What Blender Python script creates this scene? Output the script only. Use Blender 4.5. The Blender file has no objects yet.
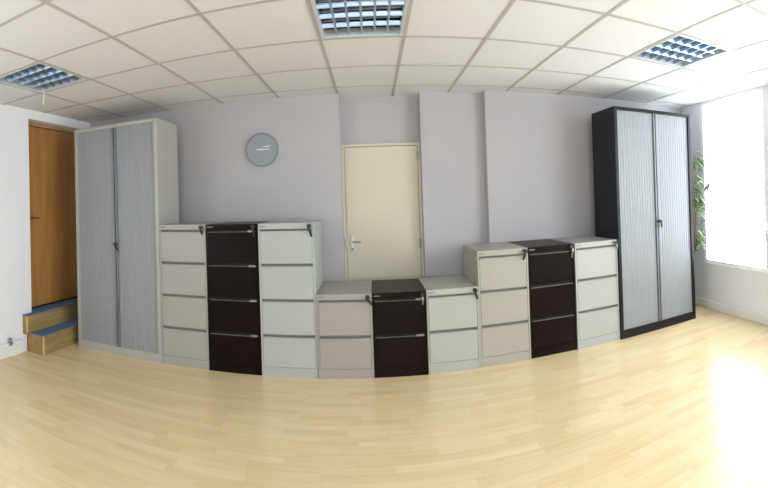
import bpy, bmesh, math, random
from mathutils import Vector, Matrix
random.seed(7)
scene = bpy.context.scene
COL = scene.collection

# ------------------------------------------------------------------ camera
# a swept panorama: cylindrical projection, 427 px per radian on a 768 x 488 frame
F, CY = 426.69, 198.05
YAW, PITCH, ROLL = -0.0283, 0.0077, 0.0339
CAM = (-0.2008, -3.6101, 1.4814)
cd = bpy.data.cameras.new('camera'); cam = bpy.data.objects.new('camera', cd); COL.objects.link(cam)
cd.type = 'PANO'; cd.panorama_type = 'CENTRAL_CYLINDRICAL'
cd.central_cylindrical_radius = 1.0
cd.central_cylindrical_range_u_min = -384 / F
cd.central_cylindrical_range_u_max = 384 / F
cd.central_cylindrical_range_v_min = -(488 - CY) / F
cd.central_cylindrical_range_v_max = CY / F
def cam_rot():
    c, s = math.cos, math.sin
    Rz = Matrix(((c(YAW), s(YAW), 0), (-s(YAW), c(YAW), 0), (0, 0, 1)))
    Rx = Matrix(((1, 0, 0), (0, c(PITCH), s(PITCH)), (0, -s(PITCH), c(PITCH))))
    Ry = Matrix(((c(ROLL), 0, -s(ROLL)), (0, 1, 0), (s(ROLL), 0, c(ROLL))))
    return Ry @ Rx @ Rz
R = cam_rot()
right, fwd, up = R[0], R[1], R[2]
m = Matrix((right, up, -fwd)).transposed().to_4x4()
m.translation = CAM
cam.matrix_world = m
scene.camera = cam

# ------------------------------------------------------------------ world, exposure
scene.view_settings.view_transform = 'Standard'
scene.view_settings.look = 'None'
scene.view_settings.gamma = 1.0
scene.view_settings.use_curve_mapping = False
scene.view_settings.exposure = 0.13
w = bpy.data.worlds.new('sky'); scene.world = w; w.use_nodes = True
bg = w.node_tree.nodes['Background']
bg.inputs[0].default_value = (0.90, 0.95, 1.0, 1)      # white overcast sky
bg.inputs[1].default_value = 10.0
scene.cycles.use_denoising = True
scene.cycles.max_bounces = 12
scene.cycles.diffuse_bounces = 8
scene.cycles.sample_clamp_indirect = 6.0

# window openings: (wall, a0, a1, z0, z1)
XL, XR, YR, HC = -3.53, 3.56, -6.3, 2.591
WT = 0.25
WIN_RIGHT = [(-0.84, 0.25, 0.575, 2.58), (-4.2, -1.6, 0.585, 2.55)]  # second opening is added out of view to bring in more daylight
WIN_LEFT_ADDED = [(-4.4, -2.8, 0.8, 2.5)]  # added out of view so both side walls get daylight
WIN_REAR_ADDED = [(-.8, .8, 0.9, 2.4)]  # unseen opening added behind the camera as daylight fill
SKEW = math.atan(.10)      # the window wall runs a few degrees out of square
def wall_x(y): return XR + .10*y
def skew(o):
    o.matrix_world = Matrix.Translation((XR, 0, 0)) @ Matrix.Rotation(-SKEW, 4, 'Z') @ Matrix.Translation((-XR, 0, 0)) @ o.matrix_basis
def portal(name, loc, rot, sx, sy):
    l = bpy.data.lights.new(name, 'AREA'); l.shape = 'RECTANGLE'; l.size = sx; l.size_y = sy
    l.cycles.is_portal = True
    o = bpy.data.objects.new(name, l); COL.objects.link(o); o.location = loc; o.rotation_euler = rot
    return o
for (a0, a1, z0, z1) in WIN_RIGHT:
    skew(portal('window_daylight', (XR + WT + .01, (a0+a1)/2, (z0+z1)/2), (0, math.pi/2, 0), z1-z0, a1-a0))
for (a0, a1, z0, z1) in WIN_LEFT_ADDED:
    portal('window_daylight', (XL - WT - .01, (a0+a1)/2, (z0+z1)/2), (0, -math.pi/2, 0), z1-z0, a1-a0)
for (a0, a1, z0, z1) in WIN_REAR_ADDED:
    portal('window_daylight', ((a0+a1)/2, YR - WT - .01, (z0+z1)/2), (math.pi/2, 0, 0), a1-a0, z1-z0)

# ------------------------------------------------------------------ helpers
def bx(bm, x0, x1, y0, y1, z0, z1, bev=0.0, seg=2):
    t = bmesh.new()
    bmesh.ops.create_cube(t, size=1.0)
    for v in t.verts:
        v.co = Vector(((x0+x1)/2 + v.co.x*(x1-x0), (y0+y1)/2 + v.co.y*(y1-y0), (z0+z1)/2 + v.co.z*(z1-z0)))
    if bev > 0:
        bmesh.ops.bevel(t, geom=t.edges[:], offset=bev, segments=seg, affect='EDGES', profile=0.5)
    merge(bm, t)
def merge(bm, t, mat=None):
    me = bpy.data.meshes.new('tmp'); t.to_mesh(me); t.free()
    if mat is not None: me.transform(mat)
    bm.from_mesh(me); bpy.data.meshes.remove(me)
def cyl(bm, p0, p1, r0, r1=None, n=16, caps=True):
    r1 = r0 if r1 is None else r1
    p0, p1 = Vector(p0), Vector(p1); d = p1 - p0
    t = bmesh.new()
    bmesh.ops.create_cone(t, cap_ends=caps, segments=n, radius1=r0, radius2=r1, depth=d.length)
    mat = Matrix.Translation((p0+p1)/2) @ d.to_track_quat('Z', 'Y').to_matrix().to_4x4()
    merge(bm, t, mat)
def tube(bm, pts, r, n=8):
    pts = [Vector(p) for p in pts]; rings = []
    for i, p in enumerate(pts):
        d = (pts[min(i+1, len(pts)-1)] - pts[max(i-1, 0)]).normalized()
        a = d.orthogonal().normalized() if i == 0 else (rings_a - d * rings_a.dot(d)).normalized()
        rings_a = a; b = d.cross(a)
        rr = r[i] if isinstance(r, (list, tuple)) else r
        rings.append([bm.verts.new(p + rr*(math.cos(2*math.pi*k/n)*a + math.sin(2*math.pi*k/n)*b)) for k in range(n)])
    for i in range(len(rings)-1):
        for k in range(n):
            bm.faces.new((rings[i][k], rings[i][(k+1) % n], rings[i+1][(k+1) % n], rings[i+1][k]))
    bm.faces.new(rings[0][::-1]); bm.faces.new(rings[-1])
def lathe(bm, prof, c, n=32, axis='Z'):
    rings = []
    for (r, h) in prof:
        ring = []
        for k in range(n):
            a = 2*math.pi*k/n
            if axis == 'Z': p = (c[0]+r*math.cos(a), c[1]+r*math.sin(a), c[2]+h)
            else: p = (c[0]+r*math.cos(a), c[1]-h, c[2]+r*math.sin(a))
            ring.append(bm.verts.new(p))
        rings.append(ring)
    for i in range(len(rings)-1):
        for k in range(n):
            bm.faces.new((rings[i][k], rings[i][(k+1) % n], rings[i+1][(k+1) % n], rings[i+1][k]))
    bm.faces.new(rings[0][::-1]); bm.faces.new(rings[-1])
def obj(name, bm, mat, parent=None, smooth=False):
    bmesh.ops.recalc_face_normals(bm, faces=bm.faces[:])
    me = bpy.data.meshes.new(name); bm.to_mesh(me); bm.free()
    if smooth:
        for p in me.polygons: p.use_smooth = True
        me.set_sharp_from_angle(angle=math.radians(40))
    me.materials.append(mat)
    o = bpy.data.objects.new(name, me); COL.objects.link(o)
    if parent is not None: o.parent = parent
    return o
def nb(): return bmesh.new()
def clip(bm, extra=.15):
    for v in bm.verts: v.co.x = min(v.co.x, wall_x(v.co.y) + extra)
    return bm
def thing(name, label, cat, loc=(0, 0, 0), rotz=0, group=None):
    o = bpy.data.objects.new(name, None); COL.objects.link(o); o.empty_display_size = .1
    o.location = loc; o.rotation_euler = (0, 0, rotz)
    o['label'] = label; o['category'] = cat
    if group: o['group'] = group
    return o
def struct(name, bm, mat, parent=None):
    o = obj(name, bm, mat, parent)
    if parent is None: o['kind'] = 'structure'
    return o

# ------------------------------------------------------------------ materials
def lin(c): return tuple((x/255/12.92 if x/255 <= .04045 else ((x/255+.055)/1.055)**2.4) for x in c) + (1,)
def mat(name, rgb, rough=.5, metal=0.0, noise=0.0, nscale=40, bump=0.0, bscale=300, emit=0, spec=.5, coat=0):
    m = bpy.data.materials.new(name); m.use_nodes = True
    nt = m.node_tree; b = nt.nodes['Principled BSDF']
    c = lin(rgb); b.inputs['Base Color'].default_value = c
    b.inputs['Roughness'].default_value = rough; b.inputs['Metallic'].default_value = metal
    b.inputs['Specular IOR Level'].default_value = spec
    b.inputs['Coat Weight'].default_value = coat
    if noise or bump:
        tc = nt.nodes.new('ShaderNodeTexCoord')
    if noise:
        n = nt.nodes.new('ShaderNodeTexNoise'); n.inputs['Scale'].default_value = nscale; n.inputs['Detail'].default_value = 4
        nt.links.new(tc.outputs['Object'], n.inputs['Vector'])
        mx = nt.nodes.new('ShaderNodeMix'); mx.data_type = 'RGBA'
        mx.inputs[6].default_value = tuple(x*(1-noise) for x in c[:3]) + (1,)
        mx.inputs[7].default_value = tuple(min(1, x*(1+noise)) for x in c[:3]) + (1,)
        nt.links.new(n.outputs['Fac'], mx.inputs[0]); nt.links.new(mx.outputs[2], b.inputs['Base Color'])
    if bump:
        n2 = nt.nodes.new('ShaderNodeTexNoise'); n2.inputs['Scale'].default_value = bscale
        nt.links.new(tc.outputs['Object'], n2.inputs['Vector'])
        bp = nt.nodes.new('ShaderNodeBump'); bp.inputs['Strength'].default_value = bump; bp.inputs['Distance'].default_value = .002
        nt.links.new(n2.outputs['Fac'], bp.inputs['Height']); nt.links.new(bp.outputs['Normal'], b.inputs['Normal'])
    if emit:
        b.inputs['Emission Color'].default_value = c; b.inputs['Emission Strength'].default_value = emit
    return m
M = {}
M['wall'] = mat('wall_paint', (174, 171, 175), .85, noise=.015, nscale=3, bump=.08, bscale=220)
M['wallw'] = mat('white_wall_paint', (230, 231, 238), .8, noise=.01, nscale=3, bump=.06, bscale=220)
M['tile'] = mat('ceiling_tile', (219, 219, 222), .95, noise=.03, nscale=120, bump=.25, bscale=400)
M['tbar'] = mat('ceiling_grid_bar', (176, 173, 169), .6)
M['white'] = mat('white_gloss_paint', (232, 232, 230), .35)
M['upvc'] = mat('white_window_frame', (238, 240, 242), .3)
M['g1'] = mat('grey_enamel', (156, 154, 150), .42, bump=.03)
M['g3'] = mat('white_enamel', (166, 169, 168), .42, bump=.03)
M['g4'] = mat('warm_grey_enamel', (152, 146, 143), .42, bump=.03)
M['g6'] = mat('off_white_enamel', (166, 167, 162), .42, bump=.03)
M['g7'] = mat('beige_enamel', (160, 156, 147), .42, bump=.03)
M['g9'] = mat('light_grey_enamel', (168, 169, 167), .42, bump=.03)
M['black'] = mat('black_enamel', (18, 8, 8), .34, spec=.12)
M['lip_light'] = mat('pale_lip', (222, 222, 216), .35)
M['lip_black'] = mat('dark_satin_lip', (120, 116, 114), .3, .9)
M['dark'] = mat('dark_recess', (122, 119, 114), .7)
M['darkblack'] = mat('black_recess', (10, 9, 9), .6)
M['metal'] = mat('brushed_nickel', (160, 158, 154), .3, 1.0)
M['plastic'] = mat('black_plastic', (26, 26, 28), .4)
M['badge'] = mat('badge_print', (120, 122, 126), .4)
M['shell_cream'] = mat('cream_steel', (168, 165, 160), .42, bump=.03)
M['shell_black'] = mat('black_steel', (24, 23, 26), .4, spec=.25)
M['slat'] = mat('silver_shutter', (142, 145, 150), .45)
M['slat_edge'] = mat('silver_stile', (128, 132, 138), .35, .4)
M['cream_door'] = mat('cream_door_paint', (200, 192, 172), .45, noise=.02, nscale=2)
M['carpet'] = mat('blue_carpet', (86, 112, 146), .95, noise=.3, nscale=90, bump=.6, bscale=350)
M['clock_face'] = mat('clock_face', (138, 144, 152), .5)
M['clock_rim'] = mat('clock_rim', (128, 134, 142), .4, .1)
M['hand'] = mat('clock_hands', (226, 228, 230), .4)
M['alu'] = mat('louvre_aluminium', (176, 193, 214), .34, .85)  # blue tint is the mirrored sky put into the metal colour
M['reflector'] = mat('lamp_reflector', (74, 88, 120), .18, 1.0)  # sky reflection and the shade of the cells put into this dark blue
M['holder'] = mat('card_holder', (150, 148, 146), .4, .7)
M['alu_frame'] = mat('light_frame', (206, 212, 218), .4, .3)
M['lamp'] = mat('fluorescent_tube', (176, 190, 214), .25)  # white glass, with the blue reflection put into its colour
M['leaf'] = mat('leaf', (110, 128, 92), .45, noise=.4, nscale=14)
M['stem'] = mat('plant_stem', (96, 84, 56), .8)
M['pot'] = mat('plant_pot', (120, 108, 98), .5)
M['soil'] = mat('soil', (52, 42, 34), .95, noise=.3, nscale=60)

def wood_mat(name, c0, c1, rough=.5, axis='Z', scale=6):
    m = bpy.data.materials.new(name); m.use_nodes = True; nt = m.node_tree; b = nt.nodes['Principled BSDF']
    tc = nt.nodes.new('ShaderNodeTexCoord'); mp = nt.nodes.new('ShaderNodeMapping')
    s = {'X': (.12, 1, 1), 'Y': (1, .12, 1), 'Z': (1, 1, .12)}[axis]
    mp.inputs['Scale'].default_value = s
    n = nt.nodes.new('ShaderNodeTexNoise'); n.inputs['Scale'].default_value = scale; n.inputs['Detail'].default_value = 6; n.inputs['Distortion'].default_value = .6
    mx = nt.nodes.new('ShaderNodeMix'); mx.data_type = 'RGBA'; mx.inputs[6].default_value = lin(c0); mx.inputs[7].default_value = lin(c1)
    nt.links.new(tc.outputs['Object'], mp.inputs[0]); nt.links.new(mp.outputs[0], n.inputs['Vector'])
    rp = nt.nodes.new('ShaderNodeMapRange'); rp.inputs[1].default_value = .3; rp.inputs[2].default_value = .7
    nt.links.new(n.outputs['Fac'], rp.inputs[0]); nt.links.new(rp.outputs[0], mx.inputs[0])
    nt.links.new(mx.outputs[2], b.inputs['Base Color']); b.inputs['Roughness'].default_value = rough
    return m
M['oak'] = wood_mat('oak_veneer', (160, 112, 58), (178, 130, 72), .45, 'Z', 14)
M['oak_frame'] = wood_mat('oak_frame', (150, 122, 90), (168, 140, 106), .5, 'Z', 14)
M['ply'] = wood_mat('plywood', (132, 108, 64), (166, 140, 90), .6, 'Y', 12)
M['ply_edge'] = wood_mat('pale_wood_edging', (196, 168, 118), (212, 184, 134), .5, 'Y', 12)

def glass_mat():
    m = bpy.data.materials.new('window_glass'); m.use_nodes = True; nt = m.node_tree
    nt.nodes.remove(nt.nodes['Principled BSDF']); out = nt.nodes['Material Output']
    t = nt.nodes.new('ShaderNodeBsdfTransparent'); g = nt.nodes.new('ShaderNodeBsdfGlossy'); g.inputs['Roughness'].default_value = .02
    t.inputs[0].default_value = (.96, .98, .97, 1)
    fr = nt.nodes.new('ShaderNodeValue'); fr.outputs[0].default_value = .04
    mx = nt.nodes.new('ShaderNodeMixShader')
    nt.links.new(fr.outputs[0], mx.inputs[0]); nt.links.new(t.outputs[0], mx.inputs[1]); nt.links.new(g.outputs[0], mx.inputs[2])
    nt.links.new(mx.outputs[0], out.inputs[0]); return m
M['glass'] = glass_mat()

def floor_mat():
    m = bpy.data.materials.new('beech_laminate'); m.use_nodes = True; nt = m.node_tree; L = nt.links.new
    b = nt.nodes['Principled BSDF']
    tc = nt.nodes.new('ShaderNodeTexCoord'); sp = nt.nodes.new('ShaderNodeSeparateXYZ'); L(tc.outputs['Object'], sp.inputs[0])
    def mth(op, a, bb=None):
        n = nt.nodes.new('ShaderNodeMath'); n.operation = op
        for i, s in enumerate((a, bb)):
            if s is None: continue
            if isinstance(s, (int, float)): n.inputs[i].default_value = s
            else: L(s, n.inputs[i])
        return n.outputs[0]
    ry = mth('DIVIDE', sp.outputs['Y'], .064); row = mth('FLOOR', ry); fy = mth('FRACT', ry)
    wn = nt.nodes.new('ShaderNodeTexWhiteNoise'); wn.noise_dimensions = '1D'; L(row, wn.inputs['W'])
    rx = mth('ADD', mth('DIVIDE', sp.outputs['X'], .42), mth('MULTIPLY', wn.outputs['Value'], 7.3))
    cx = mth('FLOOR', rx); fx = mth('FRACT', rx)
    cv = nt.nodes.new('ShaderNodeCombineXYZ'); L(row, cv.inputs[0]); L(cx, cv.inputs[1])
    w2 = nt.nodes.new('ShaderNodeTexWhiteNoise'); w2.noise_dimensions = '2D'; L(cv.outputs[0], w2.inputs['Vector'])
    mp = nt.nodes.new('ShaderNodeMapping'); mp.inputs['Scale'].default_value = (.9, 15, 1); L(tc.outputs['Object'], mp.inputs[0])
    ofs = nt.nodes.new('ShaderNodeCombineXYZ'); L(mth('MULTIPLY', w2.outputs['Value'], 40), ofs.inputs[2])
    va = nt.nodes.new('ShaderNodeVectorMath'); va.operation = 'ADD'; L(mp.outputs[0], va.inputs[0]); L(ofs.outputs[0], va.inputs[1])
    n = nt.nodes.new('ShaderNodeTexNoise'); n.inputs['Scale'].default_value = 2.2; n.inputs['Detail'].default_value = 5; L(va.outputs[0], n.inputs['Vector'])
    fac = mth('ADD', mth('MULTIPLY', w2.outputs['Value'], .36), mth('MULTIPLY', n.outputs['Fac'], .68))
    cr = nt.nodes.new('ShaderNodeValToRGB'); e = cr.color_ramp.elements
    e[0].position = .1; e[0].color = lin(FLOOR_DARK); e[1].position = .95; e[1].color = lin(FLOOR_LIGHT)
    k = e.new(.5); k.color = lin(FLOOR_MID)
    L(fac, cr.inputs[0])
    edge = mth('MINIMUM', mth('MINIMUM', mth('MULTIPLY', fy, .064), mth('MULTIPLY', mth('SUBTRACT', 1, fy), .064)),
               mth('MINIMUM', mth('MULTIPLY', fx, .42), mth('MULTIPLY', mth('SUBTRACT', 1, fx), .42)))
    gl = mth('LESS_THAN', edge, .0008)
    mx = nt.nodes.new('ShaderNodeMix'); mx.data_type = 'RGBA'; L(mth('MULTIPLY', gl, .2), mx.inputs[0]); L(cr.outputs[0], mx.inputs[6]); mx.inputs[7].default_value = lin((150, 110, 66))
    L(mx.outputs[2], b.inputs['Base Color'])
    b.inputs['Roughness'].default_value = .25; b.inputs['Specular IOR Level'].default_value = .6
    return m
FLOOR_DARK, FLOOR_MID, FLOOR_LIGHT = (205, 178, 133), (218, 195, 152), (229, 209, 169)
M['floor'] = floor_mat()

# ------------------------------------------------------------------ room shell
bm = nb(); bx(bm, XL-WT, XR+WT, YR-WT, 1.2, -.1, 0); struct('floor', clip(bm), M['floor'])

YA, YB, YC, YD = .70, .90, .745, .635
XAB, XBC, XCD = -.505, .322, .985
ZT = 2.80
bm = nb()
bx(bm, XL-WT, XAB, YA, 1.2, 0, ZT)
bx(bm, XAB, XBC, YB, 1.2, 0, ZT)
bx(bm, XBC, XCD, YC, 1.2, 0, ZT)
bx(bm, XCD, XR+WT, YD, 1.2, 0, ZT)
struct('wall_back', bm, M['wall'])

def wall_with_windows(bm, box, a_min, a_max, wins):
    """box(a0, a1, z0, z1) adds one block of the wall."""
    a = a_min
    for (a0, a1, z0, z1) in sorted(wins):
        box(a, a0, 0, ZT); box(a0, a1, 0, z0); box(a0, a1, z1, ZT); a = a1
    box(a, a_max, 0, ZT)
DY0, DY1, DZ0, DZ1 = -.39, .60, .385, 2.49     # opening of the raised door in the left wall
bm = nb()
wall_with_windows(bm, lambda a0, a1, z0, z1: bx(bm, XL-WT, XL, a0, a1, z0, z1), YR, DY0, WIN_LEFT_ADDED)
bx(bm, XL-WT, XL, DY1, YA, 0, ZT)
bx(bm, XL-WT, XL, DY0, DY1, DZ1, ZT)
bx(bm, XL-WT, XL, DY0, DY1, 0, DZ0-.21)
struct('wall_left', bm, M['wallw'])

bm = nb(); wall_with_windows(bm, lambda a0, a1, z0, z1: bx(bm, XR, XR+WT, a0, a1, z0, z1), YR, YD, WIN_RIGHT)
skew(struct('wall_right', bm, M['wallw']))
bm = nb(); wall_with_windows(bm, lambda a0, a1, z0, z1: bx(bm, a0, a1, YR-WT, YR, z0, z1), XL-WT, XR+WT, WIN_REAR_ADDED)
struct('wall_rear', clip(bm, .22), M['wallw'])

# windows: frame, panes, handle
def window(idx, wall, a0, a1, z0, z1, lights):
    # local axes: u along wall, v outward depth
    def P(bm, u0, u1, v0, v1, z0_, z1_, b=0):
        if wall == 'right': bx(bm, XR+v0, XR+v1, u0, u1, z0_, z1_, b)
        elif wall == 'left': bx(bm, XL-v1, XL-v0, u0, u1, z0_, z1_, b)
        else: bx(bm, u0, u1, YR-v1, YR-v0, z0_, z1_, b)
    fw = .034; v0, v1 = .004, .07
    bm = nb()
    P(bm, a0, a0+fw, v0, v1, z0, z1); P(bm, a1-fw, a1, v0, v1, z0, z1)
    P(bm, a0+fw, a1-fw, v0, v1, z0, z0+fw); P(bm, a0+fw, a1-fw, v0, v1, z1-fw, z1)
    step = (a1-a0)/lights
    for k in range(1, lights): P(bm, a0+k*step-.03, a0+k*step+.03, v0, v1, z0+fw, z1-fw)
    wo = struct('window_%d' % idx, bm, M['upvc'])
    if wall == 'right': skew(wo)
    for k in range(lights):
        bm = nb(); P(bm, a0+k*step+.03, a0+(k+1)*step-.03, .035, .039, z0+fw-.01, z1-fw+.01)
        obj('pane', bm, M['glass'], wo)
    bm = nb(); P(bm, a0-.01, a1+.01, -.012, .003, z0-.018, z0+.004, .003); obj('sill', bm, M['upvc'], wo)
    bm = nb(); P(bm, a0+.006, a0+.028, -.006, .005, .98, 1.05, .003); P(bm, a0+.010, a0+.024, -.03, -.007, 1.02, 1.035, .003); P(bm, a0+.008, a0+.026, -.04, -.026, 1.02, 1.13, .003)
    obj('handle', bm, M['upvc'], wo)
window(1, 'right', *WIN_RIGHT[0], 1)
window(2, 'right', *WIN_RIGHT[1], 3)  # added window, out of view, for extra daylight
window(3, 'left', *WIN_LEFT_ADDED[0], 2)  # added window, out of view, lights the side walls
window(4, 'rear', *WIN_REAR_ADDED[0], 2)  # added window behind the camera, fill light

# ceiling tiles on an exposed grid; the three light cells are left open
GX = [XL, -2.979, -2.3861, -1.7352, -1.1231, -.5128, .0532, .6219, 1.2177, 1.8005, 2.3891, 2.985, XR+.02, XR+.2]
GY = [YR] + [-1.3716 - .61*k for k in range(8, 0, -1) if -1.3716 - .61*k > YR + .05] + [-1.3716, -.7523, -.1483, .4505, 1.1]
LIGHTS = [(-2.979, -2.3861), (-.5128, .0532), (1.8005, 2.3891)]
bm = nb(); g = nb()
for i in range(len(GX)-1):
    for j in range(len(GY)-1):
        if abs(GY[j] + 1.3716) < .01 and any(abs(GX[i]-l[0]) < .01 for l in LIGHTS): continue
        bx(bm, GX[i], GX[i+1], GY[j], GY[j+1], HC, HC+.018)
bx(bm, XL-WT, XR+WT, YR-WT, 1.2, ZT, ZT+.1)  # unseen slab above the tiles, added to stop sky light leaking in
ceil = struct('ceiling', clip(bm), M['tile'])
for x in GX[1:-2]: bx(g, x-.012, x+.012, max(YR, (x-XR)/.10+.15), YB-.005, HC-.004, HC+.004)
for y in GY[1:-1]: bx(g, XL, wall_x(y)-.003, y-.012, y+.012, HC-.0045, HC+.003)
obj('ceiling_grid', g, M['tbar'], ceil)

# skirtings
bm = nb(); bx(bm, XL, XL+.018, YR, -.54, 0, .095, .004); struct('baseboard_left', bm, M['white'])
bm = nb(); bx(bm, XR-.018, XR, YR, YD, 0, .085, .004); bx(bm, XR-.03, XR, YR, YD, .086, .10, .003); skew(struct('baseboard_right', bm, M['white']))
bm = nb(); bx(bm, XL, XAB, YA-.016, YA, 0, .095, .004); bx(bm, XBC, XCD, YC-.016, YC, 0, .095, .004); bx(bm, XCD, XR-.03, YD-.016, YD, 0, .095, .004)
struct('baseboard_back', bm, M['white'])

# cream door in the recess of the back wall
bm = nb(); bx(bm, XAB+.03, XBC-.03, YB-.035, YB-.001, .005, 2.06, .003)
d1 = struct('door_1', bm, M['cream_door'])
bm = nb(); bx(bm, XAB, XAB+.026, YB-.045, YB-.001, 0, 2.09, .002); bx(bm, XBC-.026, XBC, YB-.045, YB-.001, 0, 2.09, .002); bx(bm, XAB+.026, XBC-.026, YB-.045, YB-.001, 2.064, 2.09, .002)
obj('door_frame', bm, M['cream_door'], d1)
for z in (.25, 1.03, 1.95):
    bm = nb(); cyl(bm, (XBC-.03, YB-.05, z-.05), (XBC-.03, YB-.05, z+.05), .009); bx(bm, XBC-.05, XBC-.028, YB-.042, YB-.034, z-.05, z+.05)
    h = obj('hinge', bm, M['metal'], d1); 
hx = XAB + .085
bm = nb(); bx(bm, hx-.018, hx+.018, YB-.043, YB-.034, .96, 1.13, .003)
hd = obj('handle_plate', bm, M['metal'], d1)
bm = nb(); cyl(bm, (hx, YB-.04, 1.07), (hx, YB-.085, 1.07), .010); tube(bm, [(hx-.004, YB-.082, 1.07), (hx+.04, YB-.084, 1.07), (hx+.09, YB-.082, 1.066)], .007)
obj('lever', bm, M['metal'], hd, True)
bm = nb(); cyl(bm, (hx, YB-.048, .995), (hx, YB-.04, .995), .010); obj('keyhole', bm, M['plastic'], hd)
bm = nb(); bx(bm, XAB+.01, XAB+.03, YB-.055, YB-.044, 1.0, 1.10, .002); obj('strike_plate', bm, M['metal'], d1)

# oak door up the two steps in the left wall
XD = -3.66
bm = nb(); bx(bm, XD-.044, XD, DY0+.03, DY1-.03, DZ0+.02, DZ1-.045, .002)
d2 = struct('door_2', bm, M['oak'])
bm = nb(); bx(bm, XD-.05, XD+.02, DY0, DY0+.03, DZ0, DZ1); bx(bm, XD-.05, XD+.02, DY1-.03, DY1, DZ0, DZ1); bx(bm, XD-.05, XD+.02, DY0+.03, DY1-.03, DZ1-.04, DZ1)
obj('door_frame', bm, M['oak_frame'], d2)
bm = nb(); bx(bm, XD-.05, XD+.015, DY0+.03, DY1-.03, DZ0, DZ0+.02); obj('threshold', bm, M['plastic'], d2)
bm = nb(); cyl(bm, (XD-.002, DY0+.10, 1.40), (XD+.01, DY0+.10, 1.40), .026); cyl(bm, (XD, DY0+.10, 1.40), (XD+.055, DY0+.10, 1.40), .009)
tube(bm, [(XD+.05, DY0+.095, 1.40), (XD+.052, DY0+.16, 1.40), (XD+.05, DY0+.22, 1.40)], .009); obj('handle', bm, M['metal'], d2, True)
bm = nb(); bx(bm, XL-WT, XD-.05, DY0, DY1, DZ0, DZ1); struct('trim_1', bm, M['oak_frame'])

# ------------------------------------------------------------------ steps
S = thing('doorway_steps', 'pair of brown plywood steps with blue carpet treads below the raised wooden door', 'steps', (0, 0, 0))
bm = nb(); bx(bm, XL+.002, -3.292, -.47, .60, 0, .192, .002); obj('lower_box', bm, M['ply'], S)
bm = nb(); bx(bm, XL+.002, -3.475, -.525, .60, .193, .378, .002); bx(bm, XD-.04, XL+.002, DY0+.003, DY1-.003, .193, .378); obj('upper_box', bm, M['ply'], S)
bm = nb(); bx(bm, -3.474, -3.286, -.47, .60, .1925, .203, .003); obj('lower_tread', bm, M['carpet'], S)['label'] = 'blue carpet on the lower step'
bm = nb(); bx(bm, XL+.002, -3.466, -.53, .60, .3785, .392, .003); bx(bm, XD+.02, XL+.002, DY0+.003, DY1-.003, .3785, .392); obj('upper_tread', bm, M['carpet'], S)['label'] = 'blue carpet on the upper step'
bm = nb(); bx(bm, -3.292, -3.286, -.472, -.447, .002, .192, .001); obj('corner_strip', bm, M['ply_edge'], S)['label'] = 'pale wooden corner strip'
bm = nb(); bx(bm, -3.475, -3.469, -.527, -.502, .205, .378, .001); obj('corner_strip', bm, M['ply_edge'], S)['label'] = 'pale wooden corner strip'

# heating pipe with valve at the foot of the left wall
t = thing('heating_pipe', 'white heating pipe with a valve low on the left wall beside the steps', 'pipe', (XL+.035, -.7, .14))
bm = nb(); tube(bm, [(0, -4.5, 0), (0, -.05, 0), (0, .13, 0), (-.036, .135, 0)], .011); obj('pipe', bm, M['white'], t, True)
bm = nb(); cyl(bm, (0, -.03, -.02), (0, -.03, .055), .017); cyl(bm, (0, -.05, 0), (0, -.01, 0), .018); obj('valve', bm, M['metal'], t, True)
for y in (-3.4, -2, -.9, .08):
    bm = nb(); bx(bm, -.035, .004, y-.012, y+.012, -.016, .016, .002); obj('pipe_clip', bm, M['white'], t)

# ------------------------------------------------------------------ filing cabinets
XS = [-3.2111, -2.1764, -1.6906, -1.1975, -.703, -.2291, .2297, .6923, 1.1688, 1.6439, 2.1297, 3.1695]
YS = [-.0039, .0032, -.0088, -.0054, -.0159, -.0237, -.0036, .012, .0188, .0276, .004, -.0042]
DEP = .60
HT = {2: .711, 3: 1.016, 4: 1.321}
def key(parent, x, y, z, swing=0.0, bow='plastic', long_=.05):
    bm = nb(); cyl(bm, (x, y+.002, z), (x, y-.010, z), .0155, n=20); cyl(bm, (x, y-.010, z), (x, y-.013, z), .0125, n=20)
    lk = obj('lock', bm, M['plastic' if bow == 'plastic' else 'metal'], parent, True)
    bm = nb(); bx(bm, x-.002, x+.002, y-.033, y-.012, z-.006, z+.006)
    lathe(bm, [(.017, -.003), (.0195, 0), (.017, .003)], (x, y-.04, z), 20, 'Y')
    obj('key', bm, M['plastic'], lk)
    bm = nb()
    dx = math.sin(swing); dz = -math.cos(swing)
    tube(bm, [(x, y-.04, z-.012), (x+dx*.02, y-.034, z-.012+dz*.02), (x+dx*long_, y-.014, z-.012+dz*long_)], [.004, .012, .008], 8)
    obj('spare_key', bm, M['metal' if bow == 'metal' else 'plastic'], lk)
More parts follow.
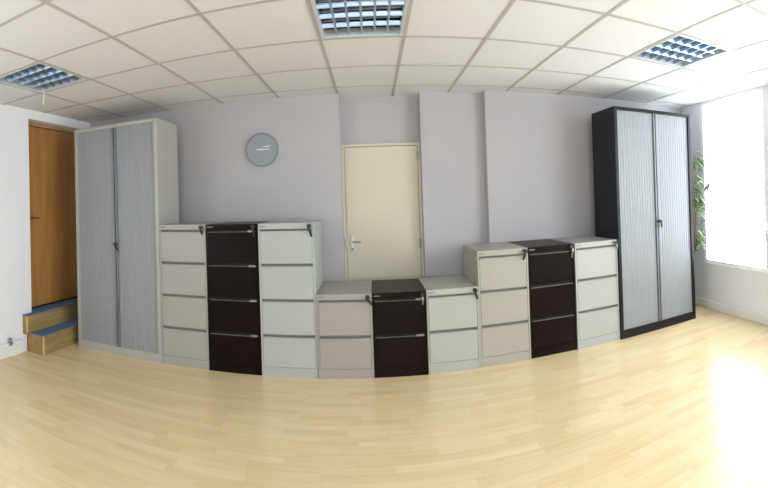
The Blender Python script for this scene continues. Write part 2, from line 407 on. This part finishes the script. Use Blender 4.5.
def cabinet(i, n, paint, label, keyspec, badge=True, sticker=False, holders=False):
    xa, xb = XS[i], XS[i+1]; gap = .0022
    w = xb - xa - 2*gap; H = HT[n]
    ya, yb = YS[i], YS[i+1]
    T = thing('filing_cabinet', label, 'filing cabinet', ((xa+xb)/2, (ya+yb)/2, 0), 0, 'filing cabinets in the row')
    mt = M[paint]; dk = M['darkblack' if paint == 'black' else 'dark']
    h = w/2; st = .016
    bm = nb()
    bx(bm, -h, -h+st, 0, DEP, 0, H-.050, .0015, 1); bx(bm, h-st, h, 0, DEP, 0, H-.050, .0015, 1)
    bx(bm, -h+st, h-st, DEP-.01, DEP, 0, H-.050)
    bx(bm, -h, h, 0, DEP, H-.050, H, .004, 2)
    body = obj('body', bm, mt, T)
    bm = nb(); bx(bm, -h+st, h-st, .003, .03, 0, .080, .001, 1); obj('plinth', bm, mt, T)
    bm = nb(); bx(bm, -h+st, h-st, .0305, .036, .06, H-.050); obj('inner_front', bm, dk, T)  # shade of the drawer slots put into this panel's darker colour
    for k in range(n):
        z0 = .0825 if k == 0 else .052 + .305*k + .005; z1 = .354 + .305*k
        dr = nb()
        bx(dr, -h+st+.002, h-st-.002, .0015, .03, z0, z1-.019, .003, 2)
        d = obj('drawer', dr, mt, T)
        bm = nb()
        # folded lip running across the top of the drawer front
        bx(bm, -h+st+.004, h-st-.004, -.007, .012, z1-.0205, z1-.0145, .002, 2)
        obj('handle', bm, M['lip_black'] if paint == 'black' else mt, d)
        if holders:
            bm = nb(); x1 = h-st-.012; bx(bm, x1-.062, x1, -.009, .003, z1-.022, z1-.004, .002, 1)
            obj('label_holder', bm, M['holder'], d)['label'] = 'small silver card holder'
    if keyspec:
        key(T, h-.034, 0, H-.026, **keyspec)
    if badge:
        bm = nb(); bx(bm, -h+.012, -h+.066, -.0012, .002, H-.030, H-.020, .0004, 1); obj('badge', bm, M['badge'], T)['label'] = 'small grey maker badge'
    if sticker:
        bm = nb(); bx(bm, -h+.006, -h+.07, .012, .036, H-.0005, H+.0012, .0003, 1); obj('sticker', bm, M['dark'], T)['label'] = 'dark sticker on the top'
cabinet(1, 4, 'g1', 'pale grey four-drawer filing cabinet beside the cream shutter cupboard', dict(swing=.1, bow='plastic', long_=.05))
cabinet(2, 4, 'black', 'tall black four-drawer filing cabinet between two pale four-drawer cabinets', dict(swing=.1, bow='plastic', long_=.07), holders=True)
cabinet(3, 4, 'g3', 'whitish four-drawer filing cabinet right of the tall black four-drawer one', dict(swing=.2, bow='plastic', long_=.08))
cabinet(4, 2, 'g4', 'warm grey two-drawer filing cabinet directly left of the low black one', dict(swing=.6, bow='plastic', long_=.07), sticker=True)
cabinet(5, 2, 'black', 'low black two-drawer filing cabinet standing in front of the cream door', dict(swing=.05, bow='metal', long_=.07), holders=True)
cabinet(6, 2, 'g6', 'off-white two-drawer filing cabinet directly right of the low black one', dict(swing=.3, bow='plastic', long_=.07), sticker=True)
cabinet(7, 3, 'g7', 'beige three-drawer filing cabinet left of the dark three-drawer one', dict(swing=-.25, bow='plastic', long_=.07))
cabinet(8, 3, 'black', 'dark three-drawer filing cabinet between a beige and a light grey three-drawer one', dict(swing=.0, bow='metal', long_=.09))
cabinet(9, 3, 'g9', 'light grey three-drawer filing cabinet beside the black shutter cupboard', dict(swing=.4, bow='metal', long_=.06))

# ------------------------------------------------------------------ shutter cupboards
TH, TD = 2.362, .46
def cupboard(i, shell, label, plinth, stile_x, stile_z):
    xa, xb = XS[i]+.003, XS[i+1]-.003
    T = thing('shutter_cupboard', label, 'cupboard', ((xa+xb)/2, 0, 0), 0, 'tall shutter cupboards')
    h = (xb-xa)/2; sw = .036; mt = M[shell]
    bm = nb()
    bx(bm, -h, -h+sw, 0, TD, 0, TH, .003); bx(bm, h-sw, h, 0, TD, 0, TH, .003)
    bx(bm, -h+sw, h-sw, TD-.012, TD, 0, TH)
    bx(bm, -h+sw, h-sw, .001, TD-.012, TH-.036, TH-.001, .002)
    obj('carcass', bm, mt, T)
    bm = nb(); bx(bm, -h+sw, h-sw, .001, TD-.012, 0, plinth, .002); obj('plinth', bm, mt, T)
    z0, z1 = plinth-.004, TH-.034
    cx = stile_x
    for s in (-1, 1):
        a0, a1 = (-h+sw-.004, cx-.026) if s < 0 else (cx+.026, h-sw+.004)
        nsl = 14; pw = (a1-a0)/nsl
        bm = nb(); prof = []
        for k in range(nsl):
            x = a0 + k*pw
            prof += [(x, .0225), (x+.0035, .0195), (x+pw*.35, .018), (x+pw*.65, .018), (x+pw-.0035, .0195)]
        prof.append((a1, .030))
        lo = [bm.verts.new((x, y, z0)) for x, y in prof]; hi = [bm.verts.new((x, y, z1)) for x, y in prof]
        lob = [bm.verts.new((x, .036, z0)) for x, y in prof]; hib = [bm.verts.new((x, .036, z1)) for x, y in prof]
        for k in range(len(prof)-1):
            bm.faces.new((lo[k], lo[k+1], hi[k+1], hi[k])); bm.faces.new((lob[k+1], lob[k], hib[k], hib[k+1]))
            bm.faces.new((lob[k], lob[k+1], lo[k+1], lo[k])); bm.faces.new((hi[k], hi[k+1], hib[k+1], hib[k]))
        bm.faces.new((lo[0], hi[0], hib[0], lob[0])); bm.faces.new((lo[-1], lob[-1], hib[-1], hi[-1]))
        sh = obj('shutter', bm, M['slat'], T)
        bm = nb()
        c = cx + s*.0135
        bx(bm, c-.008, c+.008, .004, .036, z0, z1, .003)
        bx(bm, c+s*.0085-.001, c+s*.0085+.007, .020, .036, z0, z1)
        obj('stile', bm, M['slat_edge'], sh)
    key(T, cx+.012, .006, stile_z, swing=.5, bow='plastic', long_=.06)
    bm = nb(); bx(bm, cx+.003, cx+.024, .001, .008, stile_z-.05, stile_z+.03, .002); obj('lock_plate', bm, M['slat_edge'], T)
    for x in (-h+.05, h-.05):
        bm = nb(); bx(bm, x-.02, x+.02, .05, TD-.05, TH-.001, TH+.0015, .0005, 1); obj('cap', bm, mt, T)
cupboard(0, 'shell_cream', 'tall cream-framed shutter cupboard with silver doors beside the steps', .078, .005, 1.125)
cupboard(10, 'shell_black', 'tall black-framed shutter cupboard with silver doors near the bright window', .085, .005, 1.165)

# ------------------------------------------------------------------ wall clock
t = thing('wall_clock', 'round blue-grey wall clock with pale hands on the back wall', 'clock', (-1.315, YA, 2.06))
bm = nb(); lathe(bm, [(.165, 0), (.172, .006), (.172, .028), (.168, .032), (.162, .032), (.158, .026)], (0, 0, 0), 64, 'Y'); obj('rim', bm, M['clock_rim'], t, True)
bm = nb(); lathe(bm, [(.159, .022), (.159, .028)], (0, 0, 0), 64, 'Y')
obj('face', bm, M['clock_face'], t)
bm = nb(); bx(bm, -.02, .085, -.0315, -.0295, -.004, .004); obj('minute_hand', bm, M['hand'], t)
bm = nb(); bx(bm, -.055, .02, -.0335, -.0318, -.005, .005); obj('hour_hand', bm, M['hand'], t)
bm = nb(); lathe(bm, [(.009, .028), (.009, .036)], (0, 0, 0), 20, 'Y'); obj('centre_cap', bm, M['hand'], t)
bm = nb(); bx(bm, .02, .09, -.0292, -.0278, .026, .034); obj('dial_mark', bm, M['hand'], t)

# ------------------------------------------------------------------ ceiling lights
def ceiling_light(x0, x1, label):
    y0, y1 = -1.3716, -.7523
    cx, cy = (x0+x1)/2, (y0+y1)/2
    T = thing('ceiling_light', label, 'ceiling light', (cx, cy, HC), 0, 'louvred ceiling lights')
    hx, hy = (x1-x0)/2-.013, (y1-y0)/2-.013
    bm = nb()
    fw = .02
    for a in ((-hx, hx, -hy, -hy+fw), (-hx, hx, hy-fw, hy), (-hx, -hx+fw, -hy+fw, hy-fw), (hx-fw, hx, -hy+fw, hy-fw)):
        bx(bm, *a, -.006, .05, .001, 1)
    obj('frame', bm, M['alu_frame'], T)
    bm = nb(); bx(bm, -hx+.004, hx-.004, -hy+.004, hy-.004, .105, .112)
    bx(bm, -hx+.002, -hx+.006, -hy, hy, .05, .112); bx(bm, hx-.006, hx-.002, -hy, hy, .05, .112)
    bx(bm, -hx, hx, -hy+.002, -hy+.006, .05, .112); bx(bm, -hx, hx, hy-.006, hy-.002, .05, .112)
    obj('housing', bm, M['reflector'], T)
    ix, iy = hx-fw, hy-fw
    rows, cols = 4, 6
    rp, cp = 2*iy/rows, 2*ix/cols
    for r in range(1, rows):                    # curved V-shaped blades along the lamps
        y = -iy + r*rp; bm = nb()
        pr = [(-.010, .028), (-.007, .018), (-.003, .008), (0, .002), (.003, .008), (.007, .018), (.010, .028)]
        a = [bm.verts.new((-ix, y+p, z)) for p, z in pr]; b = [bm.verts.new((ix, y+p, z)) for p, z in pr]
        for k in range(len(pr)-1): bm.faces.new((a[k], a[k+1], b[k+1], b[k]))
        bm.faces.new((a[0], b[0], b[-1], a[-1])); bm.faces.new(a); bm.faces.new(b[::-1])
        obj('long_blade', bm, M['alu'], T)
    for c in range(1, cols):
        x = -ix + c*cp; bm = nb()
        pr = [(-.008, .042), (-.006, .003), (.006, .003), (.008, .042)]
        a = [bm.verts.new((x+p, -iy, z)) for p, z in pr]; b = [bm.verts.new((x+p, iy, z)) for p, z in pr]
        for k in range(3): bm.faces.new((a[k], a[k+1], b[k+1], b[k]))
        bm.faces.new((a[0], b[0], b[-1], a[-1])); bm.faces.new(a); bm.faces.new(b[::-1])
        obj('cross_blade', bm, M['alu'], T)
    for r in range(rows):
        y = -iy + (r+.5)*rp
        bm = nb(); cyl(bm, (-ix, y, .078), (ix, y, .088), .008, n=14); obj('tube', bm, M['lamp'], T, True)
ceiling_light(*LIGHTS[0], 'square louvred ceiling light above the steps, with a cord hanging from it')
ceiling_light(*LIGHTS[1], 'square louvred ceiling light in the middle, in front of the cream door')
ceiling_light(*LIGHTS[2], 'square louvred ceiling light nearest the bright window')
bm = nb(); tube(bm, [(0, 0, 0), (.003, 0, -.04), (-.004, .002, -.09), (-.012, .002, -.13)], [.004, .0045, .0045, .006], 8)
o = obj('hanging_cord', bm, M['white'], None, True); o.location = (-2.905, -.79, HC+.004)
o['label'] = 'short white cord dangling from the ceiling light by the wooden door'; o['category'] = 'cord'

# ------------------------------------------------------------------ plant in the corner
PX, PY = 3.305, .44
t = thing('potted_plant', 'leafy green pot plant in the corner between black cupboard and window', 'plant', (PX, PY, 0))
bm = nb(); lathe(bm, [(.085, 0), (.09, .01), (.115, .22), (.122, .225), (.122, .25), (.110, .25), (.108, .20)], (0, 0, 0), 32); obj('pot', bm, M['pot'], t, True)
bm = nb(); lathe(bm, [(.108, .19), (.108, .215), (.05, .222)], (0, 0, 0), 24); obj('soil', bm, M['soil'], t)
rnd = random.Random(3)
stems = []
def lean(z):                       # the stems lean out of the corner towards the window
    f = min(1, max(0, (z-.22)/.6)); return Vector((.062*f, -.265*f, 0))
for k in range(3):
    a = k*2.1; p = []
    for q in range(0, 9):
        z = .21 + q*.2
        p.append(lean(z) + Vector((.022*math.cos(a) + rnd.uniform(-.012, .012), .022*math.sin(a) + rnd.uniform(-.012, .012), z)))
    bm = nb(); tube(bm, p, [.010 - .0008*q for q in range(9)], 8); obj('stem', bm, M['stem'], t, True); stems.append(p)
def leaf(bm, base, d, L, W):
    d = d.normalized(); s = d.cross(Vector((0, 0, 1)));
    if s.length < .1: s = Vector((1, 0, 0))
    s.normalize(); s = (s + Vector((rnd.uniform(-.4, .4), rnd.uniform(-.4, .4), rnd.uniform(-.5, .5)))).normalized()
    nrm = s.cross(d).normalized(); droop = Vector((0, 0, -1))
    prev = None
    for q in range(6):
        f = q/5; wd = W*math.sin(math.pi*min(1, .08+f*.92))**.8 * .5
        c = base + d*L*f + droop*L*.35*f*f
        cur = [bm.verts.new(c - s*wd + nrm*wd*.25), bm.verts.new(c), bm.verts.new(c + s*wd + nrm*wd*.25)]
        if prev:
            bm.faces.new((prev[0], prev[1], cur[1], cur[0])); bm.faces.new((prev[1], prev[2], cur[2], cur[1]))
        prev = cur
clusters = [(1.83, .13, 36, .13), (1.62, .06, 6, .09), (1.42, .15, 44, .13), (1.24, .10, 16, .12), (.90, .14, 40, .13)]
bm = nb()
twigs = []
for (zc, spread, cnt, Lf) in clusters:
    for q in range(cnt):
        a = rnd.uniform(-2.2, .9); rr = rnd.uniform(.01, .10)
        z = zc + rnd.gauss(0, spread*.5)
        b = lean(z) + Vector((rr*math.cos(a), rr*math.sin(a), z))
        if q % 6 == 0:
            tw = nb(); tube(tw, [lean(z) + Vector((0, 0, z-.05)), b], .003, 5); twigs.append(tw)
        leaf(bm, b, Vector((math.cos(a)*.8, math.sin(a)*.8, rnd.uniform(-.6, .6))), Lf*rnd.uniform(.6, 1), .034*rnd.uniform(.7, 1.2))
# one side shoot reaching out in front of the window
s0 = lean(1.5) + Vector((0, 0, 1.47)); tip = s0 + Vector((.085, -.18, .08))
tw = nb(); tube(tw, [s0, (s0+tip)/2 + Vector((0, 0, .02)), tip], .0035, 5); twigs.append(tw)
for q in range(14):
    b = s0.lerp(tip, rnd.uniform(.8, 1.0))
    leaf(bm, b, Vector((rnd.uniform(-.3, .6), rnd.uniform(-1, .2), rnd.uniform(-.8, .7))), .08*rnd.uniform(.7, 1.1), .028)
for v in bm.verts:      # keep the leaves clear of the wall and the cupboard
    v.co.x = max(min(v.co.x, XR-.045-PX), 3.178-PX)
    v.co.y = min(v.co.y, YD-.01-PY)
obj('foliage', bm, M['leaf'], t, True)
for tw in twigs: obj('twig', tw, M['stem'], t)
